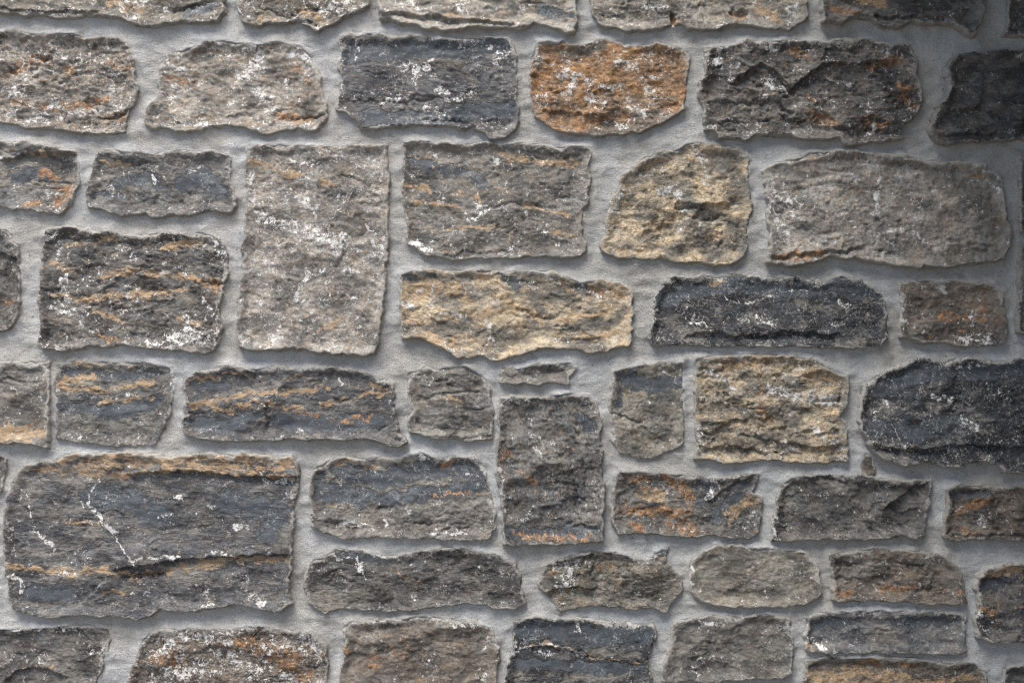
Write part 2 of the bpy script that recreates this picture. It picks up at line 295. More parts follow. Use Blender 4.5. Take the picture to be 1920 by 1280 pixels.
S([(462,280),(480,270),(540,272),(600,272),(660,270),(700,272),(726,270),(728,320),(727,400),(725,450),(722,520),(720,560),(712,600),(708,640),(702,664),(680,666),(640,660),(600,662),(565,654),(530,652),(500,657),(470,655),(448,650),(443,620),(448,570),(452,520),(455,480),(458,440),(460,400),(462,350),(460,310)],
  'pink', w=.12, o=.0, l=.1, P=17, rg=.8, lb='tall upright pinkish grey slab with white lime blotches',
  f=[('w',[(490,410),(560,425),(600,440)],14),('w',[(600,445),(640,445),(630,470)],17),('w',[(690,420),(720,480)],6),('w',[(560,370),(590,385)],9),('w',[(480,480),(510,500)],9),('w',[(575,510),(560,560)],10),('w',[(485,560),(495,590)],9),('w',[(640,285),(620,300)],9),('w',[(520,625),(500,650)],10),('w',[(650,505),(665,510)],9),('w',[(575,375),(600,440)],6),('w',[(470,320),(475,400)],6),('o',[(470,300),(560,330)],10),('o',[(600,340),(640,350)],9),('o',[(600,620),(640,600)],8),('crack',[(600,320),(660,332),(690,350)],3),('crack',[(648,445),(644,480),(630,500)],5),('ledge',[(450,650),(520,644),(600,650),(700,655)],-3)])
S([(752,268),(770,263),(850,268),(900,265),(1000,270),(1040,275),(1080,272),(1108,280),(1105,310),(1107,340),(1100,370),(1095,400),(1092,440),(1096,470),(1090,480),(1050,480),(1000,478),(940,485),(880,486),(850,485),(830,482),(800,478),(780,468),(765,455),(762,420),(755,380),(750,350),(755,320),(752,295)],
  'grey', w=.06, o=-.03, l=.5, P=12, f=[('o',[(930,285),(1000,300),(1080,305)],7),('o',[(760,345),(800,352)],7),('o',[(860,360),(900,375),(910,390)],6),('o',[(780,378),(860,385)],5),('o',[(985,385),(1020,392),(1070,405)],6),('o',[(840,430),(940,425)],5),('o',[(1030,435),(1080,440)],5),('crack',[(1040,372),(1080,372)],4),('crack',[(900,395),(960,380),(1020,388)],3),('w',[(895,385),(910,400),(880,410)],6),('w',[(930,300),(945,315)],7),('w',[(770,455),(810,470)],6),('d',[(760,300),(900,330),(900,345)],12),('ledge',[(830,480),(870,472),(960,470)],3)])
S([(1190,312),(1208,298),(1235,286),(1262,280),(1280,274),(1290,266),(1310,267),(1340,271),(1372,275),(1394,281),(1405,300),(1407,340),(1408,380),(1405,420),(1402,450),(1395,480),(1370,495),(1340,497),(1300,490),(1275,492),(1240,485),(1200,486),(1160,482),(1130,470),(1128,455),(1140,430),(1145,405),(1144,378),(1152,362),(1165,350),(1168,328)],
  'tan', w=.02, o=.02, l=.1, P=12, rg=1.2, f=[('w',[(1160,368),(1148,398)],11),('o',[(1230,300),(1250,305)],8),('o',[(1220,425),(1255,412)],8),('o',[(1160,470),(1200,470)],8),('pit',[(1275,385),(1325,388)],8),('ledge',[(1275,388),(1330,386),(1370,380)],6),('crack',[(1290,405),(1330,412),(1370,402)],5),('crack',[(1345,405),(1356,440),(1350,470)],4),('w',[(1240,355),(1280,350)],9),('w',[(1300,280),(1320,300),(1325,340)],9),('w',[(1270,360),(1285,395)],9),('g',[(1380,420),(1400,480)],22),('g',[(1350,300),(1395,340)],20),('g',[(1280,360),(1310,390)],16),('r',[(1155,310),(1160,312)],3)])
S([(1430,320),(1450,308),(1480,300),(1520,288),(1560,280),(1600,282),(1640,285),(1700,290),(1740,300),(1770,305),(1810,302),(1850,308),(1870,320),(1880,335),(1882,370),(1888,400),(1895,440),(1896,465),(1885,485),(1860,490),(1820,492),(1790,498),(1750,500),(1700,498),(1650,492),(1600,480),(1560,482),(1520,490),(1480,497),(1440,492),(1445,470),(1447,440),(1440,410),(1443,380),(1437,350)],
  'pink', w=.07, r=-.08, l=.2, P=20, rg=1.0, f=[('w',[(1440,325),(1445,400),(1465,420)],11),('w',[(1440,350),(1470,370),(1495,410)],6),('w',[(1650,330),(1650,380),(1640,400)],8),('w',[(1640,440),(1700,430),(1740,450)],7),('w',[(1840,310),(1870,360)],6),('w',[(1480,440),(1450,450)],10),('g',[(1780,480),(1880,470)],24),('g',[(1760,330),(1850,380),(1870,430)],30),('r',[(1820,328),(1850,330)],7),('r',[(1460,482),(1540,476)],10),('ledge',[(1450,482),(1530,472),(1600,468),(1620,458)],7)])
S([(1916,292),(1990,290),(2100,292),(2102,430),(1990,436),(1917,432),(1913,380)], 'dgrey', w=.0, P=16)
# fourth course
S([(-150,426),(-60,425),(0,428),(15,432),(25,455),(33,480),(35,540),(36,570),(30,595),(15,618),(0,622),(-60,622),(-150,620)], 'dgrey', w=.02, r=-.1, l=.3, P=12,
  f=[('ledge',[(0,475),(12,478),(30,482)],5),('r',[(5,565),(15,566)],4),('w',[(5,440),(22,455)],5)])
S([(75,450),(90,430),(120,423),(145,422),(175,432),(210,434),(230,440),(260,445),(280,437),(330,438),(345,440),(375,437),(405,443),(418,455),(428,480),(427,510),(420,530),(418,545),(412,570),(410,590),(415,615),(405,640),(400,655),(385,662),(350,658),(310,655),(270,650),(230,645),(180,650),(120,655),(80,652),(72,640),(74,600),(70,560),(72,510),(74,480)],
  'dgrey', w=.11, o=-.03, l=.4, P=15, rg=1.1, lb='dark grey stone crossed by several orange veins and white flecks',
  f=[('o',[(120,460),(160,455),(200,445),(225,448)],7),('o',[(75,500),(110,498),(120,505)],9),('o',[(190,515),(240,505),(290,512),(350,520),(400,528)],8),('o',[(105,555),(140,562),(220,555),(290,548),(350,542)],8),('o',[(310,462),(380,450)],8),('o',[(180,585),(230,605)],6),('o',[(330,600),(380,608)],6),('r',[(370,525),(410,540)],9),('r',[(190,630),(220,635)],8),('crack',[(380,526),(420,534)],9),('ledge',[(75,445),(140,450),(200,436)],3),('w',[(85,445),(100,440)],8),('w',[(115,520),(118,560)],9),('w',[(90,575),(130,590)],7),('w',[(330,500),(345,510)],7),('w',[(320,630),(400,640)],13),('w',[(340,600),(360,625)],8),('w',[(405,450),(420,490)],7),('w',[(380,560),(395,585)],6),('w',[(210,580),(205,560)],4)])
S([(748,512),(780,505),(820,505),(850,507),(900,505),(945,512),(990,506),(1035,507),(1060,518),(1090,528),(1130,525),(1160,530),(1182,540),(1186,580),(1185,620),(1180,648),(1150,652),(1120,658),(1060,652),(1020,650),(990,660),(965,668),(940,675),(925,674),(900,666),(860,670),(830,655),(800,640),(780,632),(755,634),(750,600),(752,560)],
  'tan', w=.06, o=.02, l=.15, P=14, rg=.9, lb='long golden tan stone with wavy orange stripes',
  f=[('o',[(755,560),(810,535),(860,545),(880,570)],18),('o',[(800,600),(870,598),(930,585),(970,575),(1010,595),(1060,600),(1120,588),(1150,575)],9),('o',[(930,555),(970,572)],7),('o',[(1075,632),(1130,628),(1180,625)],8),('o',[(800,630),(840,640),(860,655)],9),('r',[(752,604),(790,603)],8),('r',[(1050,530),(1070,540)],8),('r',[(1110,545),(1175,550)],14),('d',[(945,520),(980,535)],14),('d',[(1085,535),(1120,545)],9),('d',[(755,520),(820,515)],9),('g',[(760,610),(860,612),(880,600)],9),('g',[(1000,560),(1060,555),(1080,575)],15),('g',[(1060,615),(1150,605),(1170,580)],14),('w',[(760,570),(770,575)],9),('w',[(830,585),(870,595)],7),('w',[(1090,540),(1140,565)],5),('w',[(1000,510),(1030,515)],8),('w',[(915,600),(925,640)],5),('crack',[(960,572),(1000,592),(1040,600)],4),('ledge',[(760,628),(820,628),(860,640)],-4)])
S([(1228,560),(1235,548),(1245,530),(1256,532),(1265,515),(1290,520),(1330,516),(1350,522),(1375,513),(1410,518),(1440,525),(1470,520),(1500,522),(1540,530),(1580,518),(1610,522),(1640,535),(1655,552),(1662,575),(1666,605),(1663,630),(1650,648),(1610,653),(1560,650),(1500,650),(1440,650),(1380,648),(1320,645),(1280,645),(1225,643),(1218,632),(1225,600)],
  'black', w=.0, l=.9, P=13, rg=.7, lb='long blue black stone with a branching white vein',
  f=[('d',[(1235,560),(1300,545),(1380,530),(1480,545),(1560,535),(1640,545)],24),('v',[(1360,558),(1388,570),(1420,565),(1460,548),(1520,543),(1545,530)],3),('v',[(1488,548),(1475,522)],2),('v',[(1388,570),(1375,540)],2),('w',[(1425,600),(1450,610)],8),('w',[(1300,600),(1320,610)],6),('w',[(1575,565),(1590,575)],5),('w',[(1220,610),(1230,580)],4),('w',[(1530,530),(1545,528)],6),('ledge',[(1285,633),(1330,622),(1380,630),(1450,624),(1500,622),(1570,628)],7),('o',[(1335,528),(1360,530)],4),('w',[(1440,595),(1460,600)],4)])
S([(1688,532),(1710,530),(1740,528),(1790,527),(1840,530),(1870,530),(1880,545),(1882,575),(1888,600),(1886,635),(1880,642),(1840,647),(1800,645),(1760,640),(1720,636),(1688,632),(1690,600),(1692,570)],
  'brown', w=.04, r=-.04, l=.15, P=14, rg=1.1, f=[('r',[(1760,590),(1830,600),(1850,580)],9),('w',[(1701,603),(1704,606)],6),('w',[(1790,635),(1860,640)],6),('w',[(1690,580),(1692,620)],4),('w',[(1760,535),(1775,545)],6)])
S([(1914,455),(1990,452),(2080,456),(2084,620),(1990,626),(1912,622),(1908,600),(1914,560),(1911,500)], 'grey', w=.02, P=18)
# fifth course
S([(-150,680),(-60,680),(0,677),(40,680),(88,678),(90,700),(88,760),(90,810),(88,838),(60,832),(30,830),(0,830),(-60,828),(-150,828)],
  'grey', w=.0, l=.25, P=18, rg=.7, lb='grey stone at the edge with a tan strip along its foot', f=[('o',[(-100,812),(0,812),(84,810)],18),('w',[(18,728),(30,735)],4)])
S([(105,685),(135,677),(180,678),(230,680),(270,678),(320,688),(325,720),(322,760),(310,790),(300,820),(290,832),(250,835),(200,836),(140,828),(105,820),(103,790),(105,760),(98,720)],
  'steel', w=.02, l=.5, P=8, f=[('o',[(135,682),(180,682),(250,683)],7),('o',[(105,722),(140,712),(170,705)],10),('o',[(185,735),(230,725),(280,718)],7),('o',[(180,752),(240,750),(290,745)],5),('d',[(110,700),(220,705),(290,700)],11),('d',[(120,760),(220,775),(300,750)],18),('g',[(130,800),(280,800)],15),('w',[(235,738),(250,742)],5),('o',[(120,728),(180,730)],6)])
S([(345,710),(365,697),(400,692),(430,686),(480,690),(540,690),(600,688),(650,690),(690,700),(715,712),(735,720),(738,760),(742,790),(750,815),(762,828),(750,836),(735,838),(715,828),(690,820),(640,824),(600,822),(560,818),(530,822),(480,825),(430,828),(390,822),(355,818),(342,805),(340,785),(350,778),(345,765),(350,745),(338,725)],
  'blue', w=-.02, l=.35, P=17, rg=.8, lb='slate blue stone with thin orange veins, pointed lower right corner',
  f=[('d',[(360,720),(420,725)],14),('d',[(360,795),(430,800),(470,780)],20),('d',[(520,790),(600,795),(700,790)],22),('o',[(355,712),(400,706),(440,698),(470,706)],4),('o',[(355,762),(400,752),(440,740),(480,732)],7),('o',[(380,758),(430,772),(470,752),(500,752)],5),('o',[(500,758),(540,762),(580,765)],6),('o',[(485,735),(550,735),(610,728)],6),('o',[(600,758),(640,752),(690,738),(732,735)],5),('o',[(700,722),(720,728)],6),('o',[(530,708),(580,705)],3),('crack',[(500,755),(503,790),(492,820)],5),('crack',[(628,755),(655,748)],6),('crack',[(350,778),(380,775)],3),('r',[(640,790),(690,782)],6),('r',[(550,775),(590,778)],5),('w',[(632,715),(636,718)],5),('w',[(560,808),(572,812)],7),('crack',[(700,815),(715,800),(735,796)],3)])
S([(765,700),(790,695),(830,690),(850,688),(880,690),(905,705),(915,715),(920,750),(925,790),(922,822),(880,828),(840,822),(810,818),(770,808),(765,790),(775,770),(768,740)],
  'grey', w=-.02, l=.15, P=12, rg=1.0, f=[('w',[(775,700),(790,705)],4),('o',[(835,745),(860,750)],4),('ledge',[(770,805),(810,812),(850,808)],-4),('ledge',[(815,815),(870,820),(920,815)],3)])
S([(940,686),(965,690),(990,685),(1020,682),(1065,680),(1080,692),(1068,705),(1065,717),(1030,718),(1010,722),(985,718),(960,718),(938,715)], 'grey', w=.05, l=.2, P=11, lb='small flat chip of grey stone above an upright one')
S([(938,745),(960,742),(1005,748),(1040,742),(1070,735),(1100,745),(1118,755),(1125,785),(1127,830),(1130,880),(1132,920),(1130,960),(1130,1015),(1080,1018),(1030,1020),(980,1021),(945,1022),(942,980),(940,930),(935,900),(930,850),(932,800),(936,770)],
  'steel', a=1.35, w=.0, r=-.08, l=.4, P=18, rg=1.2, lb='tall upright grey stone with brown flecks, sharp bottom edge',
  f=[('w',[(940,750),(985,752)],9),('w',[(1000,820),(1040,830)],6),('w',[(1000,840),(1015,855)],6),('w',[(975,980),(990,975)],6),('w',[(940,860),(944,960)],5),('r',[(940,860),(960,850)],8),('r',[(975,885),(1005,905)],6),('r',[(960,1000),(1000,1008),(1100,1008)],7),('d',[(950,1000),(1020,1000),(1120,995)],16),('crack',[(1070,850),(1080,900),(1085,945)],5),('crack',[(1095,860),(1100,900),(1098,940)],4),('d',[(1085,780),(1110,800)],14),('crack',[(1040,975),(1080,985),(1125,992)],4),('crack',[(1082,790),(1085,840)],4)])
S([(1152,695),(1190,688),(1240,680),(1282,680),(1280,720),(1282,760),(1282,810),(1278,830),(1250,850),(1220,858),(1190,855),(1160,845),(1150,825),(1150,795),(1143,775),(1145,745),(1150,720)],
  'olive', a=-.55, w=-.04, l=.3, P=8, f=[('d',[(1170,705),(1215,725),(1270,715)],19),('d',[(1160,730),(1160,760)],10),('crack',[(1150,775),(1190,788),(1215,805)],5),('o',[(1160,692),(1190,690)],4),('ledge',[(1160,790),(1200,795)],-3)])
S([(1305,672),(1340,667),(1380,665),(1430,665),(1465,665),(1520,672),(1550,685),(1592,705),(1590,740),(1578,780),(1588,810),(1590,840),(1588,862),(1550,868),(1500,866),(1450,860),(1400,865),(1360,868),(1330,862),(1305,858),(1310,830),(1305,800),(1303,760),(1303,715)],
  'tan', w=.06, o=.0, l=.1, P=14, rg=1.4, lb='square tan stone with layered lower half',
  f=[('o',[(1370,685),(1440,680)],12),('o',[(1520,700),(1560,715)],12),('r',[(1420,765),(1450,785)],7),('r',[(1430,700),(1425,760)],4),('w',[(1440,730),(1500,740),(1560,750)],12),('w',[(1310,800),(1315,850)],6),('w',[(1470,830),(1480,840)],9),('w',[(1330,700),(1380,725)],7),('w',[(1520,800),(1560,830)],8),('ledge',[(1340,752),(1400,760)],4),('ledge',[(1340,790),(1390,788),(1440,780)],5),('ledge',[(1420,815),(1470,830),(1530,838),(1585,832)],6),('ledge',[(1310,838),(1360,835),(1420,845),(1500,850)],5),('crack',[(1580,730),(1575,790)],4)])
S([(1625,720),(1650,705),(1680,690),(1710,675),(1735,672),(1770,680),(1800,672),(1830,672),(1870,678),(1920,675),(1990,680),(2050,684),(2054,780),(2050,874),(1990,878),(1920,884),(1890,882),(1870,865),(1840,865),(1800,875),(1770,873),(1740,868),(1700,872),(1660,862),(1640,850),(1625,820),(1612,790),(1613,760),(1618,740)],
  'black', w=.05, l=.8, P=22, rg=.9, lb='big near black stone at the edge with white speckles and a ragged outline',
  f=[('d',[(1650,730),(1740,700),(1850,700),(1920,690)],24),('d',[(1640,800),(1720,810),(1800,790)],24),('v',[(1655,775),(1675,795),(1690,830),(1705,850)],2),('w',[(1660,750),(1670,760)],6),('w',[(1750,740),(1790,750)],7),('w',[(1800,690),(1830,685)],6),('w',[(1800,780),(1830,800)],7),('ledge',[(1630,835),(1700,842),(1800,835),(1920,838)],8),('o',[(1640,835),(1720,838)],3)])
# sixth course
S([(-120,850),(-20,852),(8,858),(6,890),(4,922),(-40,935),(-120,930)], 'dgrey', w=-.05, P=12)
S([(35,880),(60,870),(105,860),(130,850),(170,850),(240,849),(320,857),(360,850),(440,852),(500,853),(545,857),(555,870),(560,895),(553,920),(548,960),(547,1000),(545,1040),(541,1060),(540,1100),(545,1130),(520,1145),(490,1140),(440,1132),(400,1140),(370,1145),(300,1142),(280,1155),(260,1157),(200,1155),(150,1150),(90,1157),(60,1155),(25,1140),(15,1110),(8,1060),(5,1000),(5,960),(15,925),(25,900)],
  'blue', w=.01, l=.5, P=18, rg=.9, lb='biggest stone, slate grey with an orange band along its top and another low across it',
  f=[('o',[(40,880),(110,882),(170,888),(240,893)],7),('o',[(115,862),(180,856),(260,855),(330,862),(400,856),(470,858),(540,862)],10),('o',[(240,888),(330,880),(420,888),(500,892),(550,898)],5),('o',[(150,875),(260,868),(380,872),(540,875)],10),('ledge',[(240,894),(300,884),(370,884),(440,892),(555,896)],8),('ledge',[(215,1068),(260,1064),(320,1052),(400,1044),(480,1040),(540,1040)],9),('o',[(5,1060),(60,1066),(120,1072),(180,1068),(230,1075),(262,1092)],7),('o',[(130,1075),(200,1068)],9),('o',[(250,1080),(320,1070),(380,1060),(450,1048),(540,1048)],9),('o',[(120,978),(185,980)],5),('o',[(190,1108),(220,1110)],5),('pit',[(255,1082),(305,1078)],7),('crack',[(230,1084),(270,1082),(320,1072)],7),('ledge',[(140,1140),(190,1095),(200,1080)],-6),('d',[(170,930),(250,940),(300,970)],32),('d',[(420,940),(520,960),(500,1000)],30),('d',[(60,1110),(130,1115)],20),('v',[(183,900),(165,925),(160,948),(185,972),(215,1010),(240,1045),(255,1062)],4),('w',[(155,940),(215,1005)],7),('v',[(30,912),(50,935),(58,980),(62,1005)],2),('w',[(240,1050),(330,1045)],4),('w',[(60,1000),(100,1030)],6),('w',[(300,970),(310,960)],6),('w',[(390,950),(400,955)],6),('w',[(440,990),(455,985)],7),('w',[(400,1030),(430,1040)],6),('w',[(330,932),(340,935)],6),('w',[(495,905),(545,905)],7),('w',[(20,1080),(40,1105)],7),('w',[(460,1110),(490,1130)],7),('crack',[(350,992),(400,987)],3)])
S([(585,880),(610,865),(640,855),(670,862),(700,858),(730,858),(760,855),(790,850),(820,858),(870,855),(895,860),(910,880),(918,920),(927,960),(927,990),(915,1008),(880,1012),(840,1010),(800,1008),(760,1005),(700,1008),(650,1010),(610,1000),(585,985),(582,950),(580,915)],
  'grey', w=.01, l=.5, P=12, f=[('d',[(600,900),(600,930),(680,945)],16),('d',[(640,885),(720,900),(800,880),(900,880)],26),('d',[(620,920),(740,935),(820,925),(900,910)],20),('o',[(615,862),(650,864)],10),('o',[(690,878),(705,875)],7),('r',[(830,872),(855,866)],8),('o',[(615,950),(660,948)],4),('r',[(800,932),(840,925),(900,925)],4),('crack',[(780,982),(820,984)],6),('crack',[(815,1005),(840,990),(855,985)],4),('w',[(700,882),(710,890)],7),('w',[(870,890),(900,895)],5),('w',[(720,975),(723,985)],4),('w',[(760,970),(765,955)],5),('w',[(780,855),(800,860)],7),('w',[(640,975),(700,990)],4),('w',[(790,1000),(880,995)],4)])
S([(1155,895),(1165,884),(1200,884),(1250,887),(1290,893),(1330,898),(1370,892),(1430,886),(1422,905),(1412,922),(1430,935),(1428,970),(1425,1000),(1400,1008),(1360,1005),(1300,1003),(1260,1004),(1200,1000),(1160,1002),(1150,980),(1148,940)],
  'steel', a=.5, st=1.2, w=.02, r=-.06, l=.3, P=13, rg=1.1, lb='grey stone mottled with rust on its left half, pink and black to the right',
  f=[('r',[(1180,895),(1220,893)],12),('r',[(1250,898),(1280,910),(1295,940)],14),('r',[(1165,955),(1230,960),(1290,960)],13),('r',[(1255,985),(1300,990)],14),('r',[(1180,985),(1200,990)],7),('o',[(1200,920),(1240,930)],12),('d',[(1310,905),(1340,915),(1320,940)],14),('d',[(1400,900),(1380,930),(1340,965)],18),('o',[(1370,970),(1400,940),(1415,935)],12),('w',[(1340,920),(1330,935)],8),('w',[(1340,905),(1350,910)],6),('crack',[(1180,962),(1220,955)],4),('ledge',[(1330,940),(1370,912),(1410,892)],4)])
S([(1465,910),(1480,896),(1530,890),(1560,888),(1600,892),(1650,895),(1700,902),(1745,900),(1745,930),(1737,965),(1732,1003),(1690,1007),(1640,1010),(1590,1010),(1540,1008),(1490,1010),(1470,1015),(1448,1012),(1452,970),(1460,935)],
  'dgrey', a=.6, w=-.02, l=.4, P=15, rg=1.0, f=[('ledge',[(1660,955),(1690,930),(1715,910)],8),('o',[(1660,896),(1700,900)],3),('g',[(1640,905),(1620,930)],14),('w',[(1455,970),(1452,1005)],3),('w',[(1590,985),(1600,975)],3),('crack',[(1530,895),(1590,905)],3)])
S([(1618,852),(1625,849),(1634,860),(1641,878),(1637,889),(1622,890),(1613,876)], 'brown', w=-.1, P=8, lb='tiny brown chip set in the mortar beside the near black stone')
S([(1775,918),(1800,910),(1850,912),(1920,910),(1990,912),(2070,915),(2072,1010),(1990,1015),(1920,1013),(1870,1010),(1830,1012),(1800,1012),(1772,1005),(1772,980),(1778,950)],
  'brown', w=-.02, r=-.04, l=.3, P=16, f=[('r',[(1800,960),(1850,940)],8),('r',[(1805,995),(1825,995)],5),('w',[(1840,970),(1850,985)],6),('d',[(1790,930),(1850,925)],12),('ledge',[(1780,1000),(1850,1002),(1920,1000)],4)])
# seventh course
S([(-150,960),(-60,958),(-20,965),(-14,1040),(-20,1140),(-60,1150),(-150,1148)], 'grey', w=.0, P=12)
S([(585,1055),(610,1040),(630,1030),(680,1035),(720,1045),(760,1040),(780,1032),(830,1028),(880,1030),(930,1040),(965,1055),(975,1080),(978,1110),(985,1130),(970,1142),(920,1138),(900,1130),(850,1132),(810,1138),(770,1142),(720,1144),(680,1142),(640,1140),(610,1148),(580,1130),(570,1110),(572,1080)],
  'dgrey', w=.0, l=.55, P=12, f=[('v',[(645,1045),(668,1045),(675,1065),(685,1085)],3),('w',[(668,1045),(680,1070)],5),('w',[(780,1115),(778,1125)],5),('w',[(625,1045),(640,1045)],5),('g',[(600,1120),(680,1120)],18),('crack',[(640,1135),(740,1128)],3),('crack',[(600,1090),(620,1075),(640,1068)],3),('o',[(740,1075),(790,1090)],2),('d',[(640,1040),(720,1050)],10)])
S([(1025,1055),(1060,1045),(1090,1040),(1120,1032),(1160,1035),(1190,1050),(1215,1050),(1230,1035),(1253,1025),(1250,1050),(1265,1065),(1278,1085),(1278,1105),(1262,1125),(1250,1145),(1220,1140),(1190,1142),(1150,1138),(1110,1135),(1070,1140),(1050,1148),(1040,1140),(1035,1120),(1010,1095),(1015,1070)],
  'olive', w=-.02, l=.2, P=11, rg=1.5, lb='lumpy irregular stone with a white crusted knob at its left end',
  f=[('w',[(1045,1060),(1075,1060),(1062,1100),(1050,1090)],14),('r',[(1035,1075),(1040,1070)],7),('o',[(1025,1108),(1050,1108),(1105,1106)],4),('w',[(1185,1040),(1205,1050),(1225,1040)],9),('ledge',[(1025,1108),(1060,1104),(1110,1102)],8),('crack',[(1120,1045),(1108,1080),(1118,1105)],5),('ledge',[(1190,1135),(1220,1136)],3),('r',[(1120,1065),(1150,1062)],5),('d',[(1232,1045),(1248,1035)],7)])
S([(1295,1050),(1320,1035),(1350,1022),(1400,1025),(1460,1028),(1520,1040),(1532,1055),(1535,1080),(1540,1110),(1530,1122),(1510,1130),(1470,1135),(1400,1138),(1350,1135),(1310,1125),(1293,1110),(1293,1080)],
  'olive', w=.0, l=.15, P=14, rg=.8, lb='evenly grey oval stone without veins', f=[('w',[(1295,1055),(1296,1110)],4)])
S([(1558,1042),(1600,1035),(1640,1030),(1700,1032),(1750,1035),(1775,1045),(1800,1065),(1808,1090),(1812,1130),(1780,1132),(1720,1128),(1660,1126),(1600,1125),(1562,1126),(1562,1100),(1560,1070)],
  'brown', w=-.02, r=-.06, l=.2, P=15, rg=1.0, lb='grey brown stone with rust red patches near its lower edge',
  f=[('r',[(1570,1100),(1575,1120),(1595,1115)],9),('r',[(1660,1105),(1710,1105)],9),('o',[(1690,1080),(1730,1078)],5),('r',[(1800,1108),(1806,1106)],6),('w',[(1745,1045),(1770,1052)],5),('crack',[(1570,1060),(1620,1060)],4),('crack',[(1690,1058),(1730,1066)],5),('ledge',[(1565,1080),(1620,1085),(1660,1082)],3),('crack',[(1720,1110),(1750,1106)],4)])
S([(1835,1080),(1850,1065),(1900,1060),(1990,1060),(2060,1062),(2064,1130),(2060,1208),(1990,1210),(1920,1205),(1860,1202),(1835,1195),(1833,1160),(1840,1130),(1832,1105)],
  'black', w=.0, r=-.04, l=.4, P=20, f=[('o',[(1850,1075),(1890,1070),(1920,1075)],10),('r',[(1845,1140),(1860,1150)],9),('w',[(1842,1150),(1848,1156)],4),('d',[(1850,1100),(1880,1090)],14),('ledge',[(1835,1085),(1870,1082),(1900,1096)],5),('w',[(1845,1180),(1855,1190)],4)])
# eighth course, cut by the frame
S([(-150,1178),(-60,1175),(0,1177),(60,1178),(120,1175),(160,1172),(200,1180),(205,1200),(200,1220),(190,1240),(180,1280),(170,1330),(60,1340),(-150,1338)],
  'dgrey', w=.02, l=.4, P=12, f=[('w',[(30,1178),(90,1180),(150,1175)],5),('w',[(55,1250),(80,1240)],5),('w',[(175,1225),(195,1215)],7),('ledge',[(5,1280),(30,1258),(80,1250),(120,1270)],7),('o',[(40,1250),(100,1248)],4)])
S([(265,1200),(290,1185),(330,1178),(380,1180),(430,1178),(480,1175),(540,1182),(590,1190),(608,1210),(612,1240),(610,1290),(605,1340),(430,1346),(240,1340),(235,1280),(250,1240)],
  'brown', w=.24, r=-.02, l=.1, P=14, rg=1.3, lb='brown stone densely crusted with white, in the bottom row',
  f=[('r',[(280,1230),(340,1240),(340,1270)],14),('r',[(440,1200),(520,1220),(560,1230)],16),('r',[(480,1210),(570,1270)],20),('o',[(515,1182),(545,1184)],7),('w',[(285,1225),(300,1220)],9),('w',[(330,1190),(400,1200)],11),('w',[(300,1260),(380,1265)],13),('w',[(430,1230),(480,1260)],11),('g',[(290,1200),(270,1230)],14),('w',[(560,1200),(600,1215)],10)])
S([(645,1175),(660,1168),(700,1165),(760,1160),(810,1158),(850,1165),(890,1165),(920,1180),(932,1200),(936,1240),(928,1280),(925,1330),(780,1338),(640,1330),(635,1270),(645,1230),(648,1200)],
  'brown', w=-.02, r=-.08, l=.15, P=15, rg=.9, f=[('w',[(655,1170),(720,1168)],5),('w',[(795,1160),(820,1163)],5),('w',[(845,1168),(885,1170)],7),('r',[(650,1218),(655,1222)],6),('r',[(732,1215),(736,1222)],6),('r',[(690,1228),(710,1232)],6),('r',[(690,1248),(712,1250)],6),('w',[(895,1275),(905,1272)],6),('w',[(920,1190),(932,1215)],3)])
S([(962,1165),(1000,1158),(1040,1160),(1080,1158),(1130,1165),(1170,1168),(1225,1172),(1230,1190),(1222,1220),(1215,1250),(1222,1270),(1205,1285),(1200,1310),(1080,1318),(950,1310),(943,1280),(955,1240),(960,1215),(965,1190),(960,1180)],
  'black', w=-.02, l=.5, P=14, rg=.6, lb='blue black stone with a pale wavy seam through its middle',
  f=[('d',[(980,1185),(1040,1180),(1120,1195),(1210,1185)],28),('d',[(970,1245),(1060,1250),(1200,1255)],14),('v',[(962,1225),(985,1213),(1030,1208),(1070,1218),(1100,1230)],3),('o',[(985,1212),(1040,1210),(1100,1228),(1160,1240),(1200,1242)],3),('g',[(1090,1222),(1200,1228)],7),('g',[(1060,1272),(1170,1270)],9),('w',[(1080,1160),(1085,1185)],5),('w',[(965,1200),(960,1230)],5),('w',[(1010,1225),(1035,1227)],4),('w',[(1125,1168),(1170,1170)],4),('ledge',[(985,1210),(1050,1214),(1110,1230),(1200,1240)],3)])
S([(1262,1170),(1300,1158),(1350,1155),(1400,1157),(1440,1152),(1480,1160),(1485,1180),(1487,1230),(1480,1260),(1465,1272),(1413,1271),(1330,1276),(1245,1276),(1250,1240),(1262,1200)],
  'grey', w=-.02, l=.25, P=15, rg=.9, f=[('w',[(1300,1165),(1350,1168)],4),('w',[(1300,1255),(1310,1262)],5)])
S([(1512,1158),(1550,1150),(1600,1147),(1650,1146),(1720,1147),(1790,1148),(1810,1155),(1812,1190),(1810,1222),(1760,1224),(1690,1222),(1620,1222),(1560,1224),(1510,1220),(1508,1190)],
  'blue', w=-.02, l=.4, P=13, rg=.8, f=[('d',[(1520,1170),(1600,1165)],14),('d',[(1680,1170),(1780,1165)],14),('g',[(1640,1180),(1700,1210)],10),('w',[(1530,1200),(1545,1215)],6),('o',[(1512,1205),(1520,1212)],6),('crack',[(1612,1150),(1615,1185),(1630,1220)],3)])
S([(1512,1240),(1560,1232),(1620,1232),(1700,1235),(1760,1240),(1830,1245),(1850,1260),(1855,1300),(1850,1340),(1680,1344),(1510,1340),(1508,1270)],
  'brown', w=-.05, l=.15, o=.0, P=14, lb='brown stone with an ochre band, cut off by the bottom edge', f=[('o',[(1515,1268),(1570,1268),(1600,1255),(1700,1270)],12),('o',[(1520,1280),(1700,1285),(1830,1270)],10),('r',[(1620,1240),(1720,1245)],8),('g',[(1520,1245),(1580,1242)],9)])
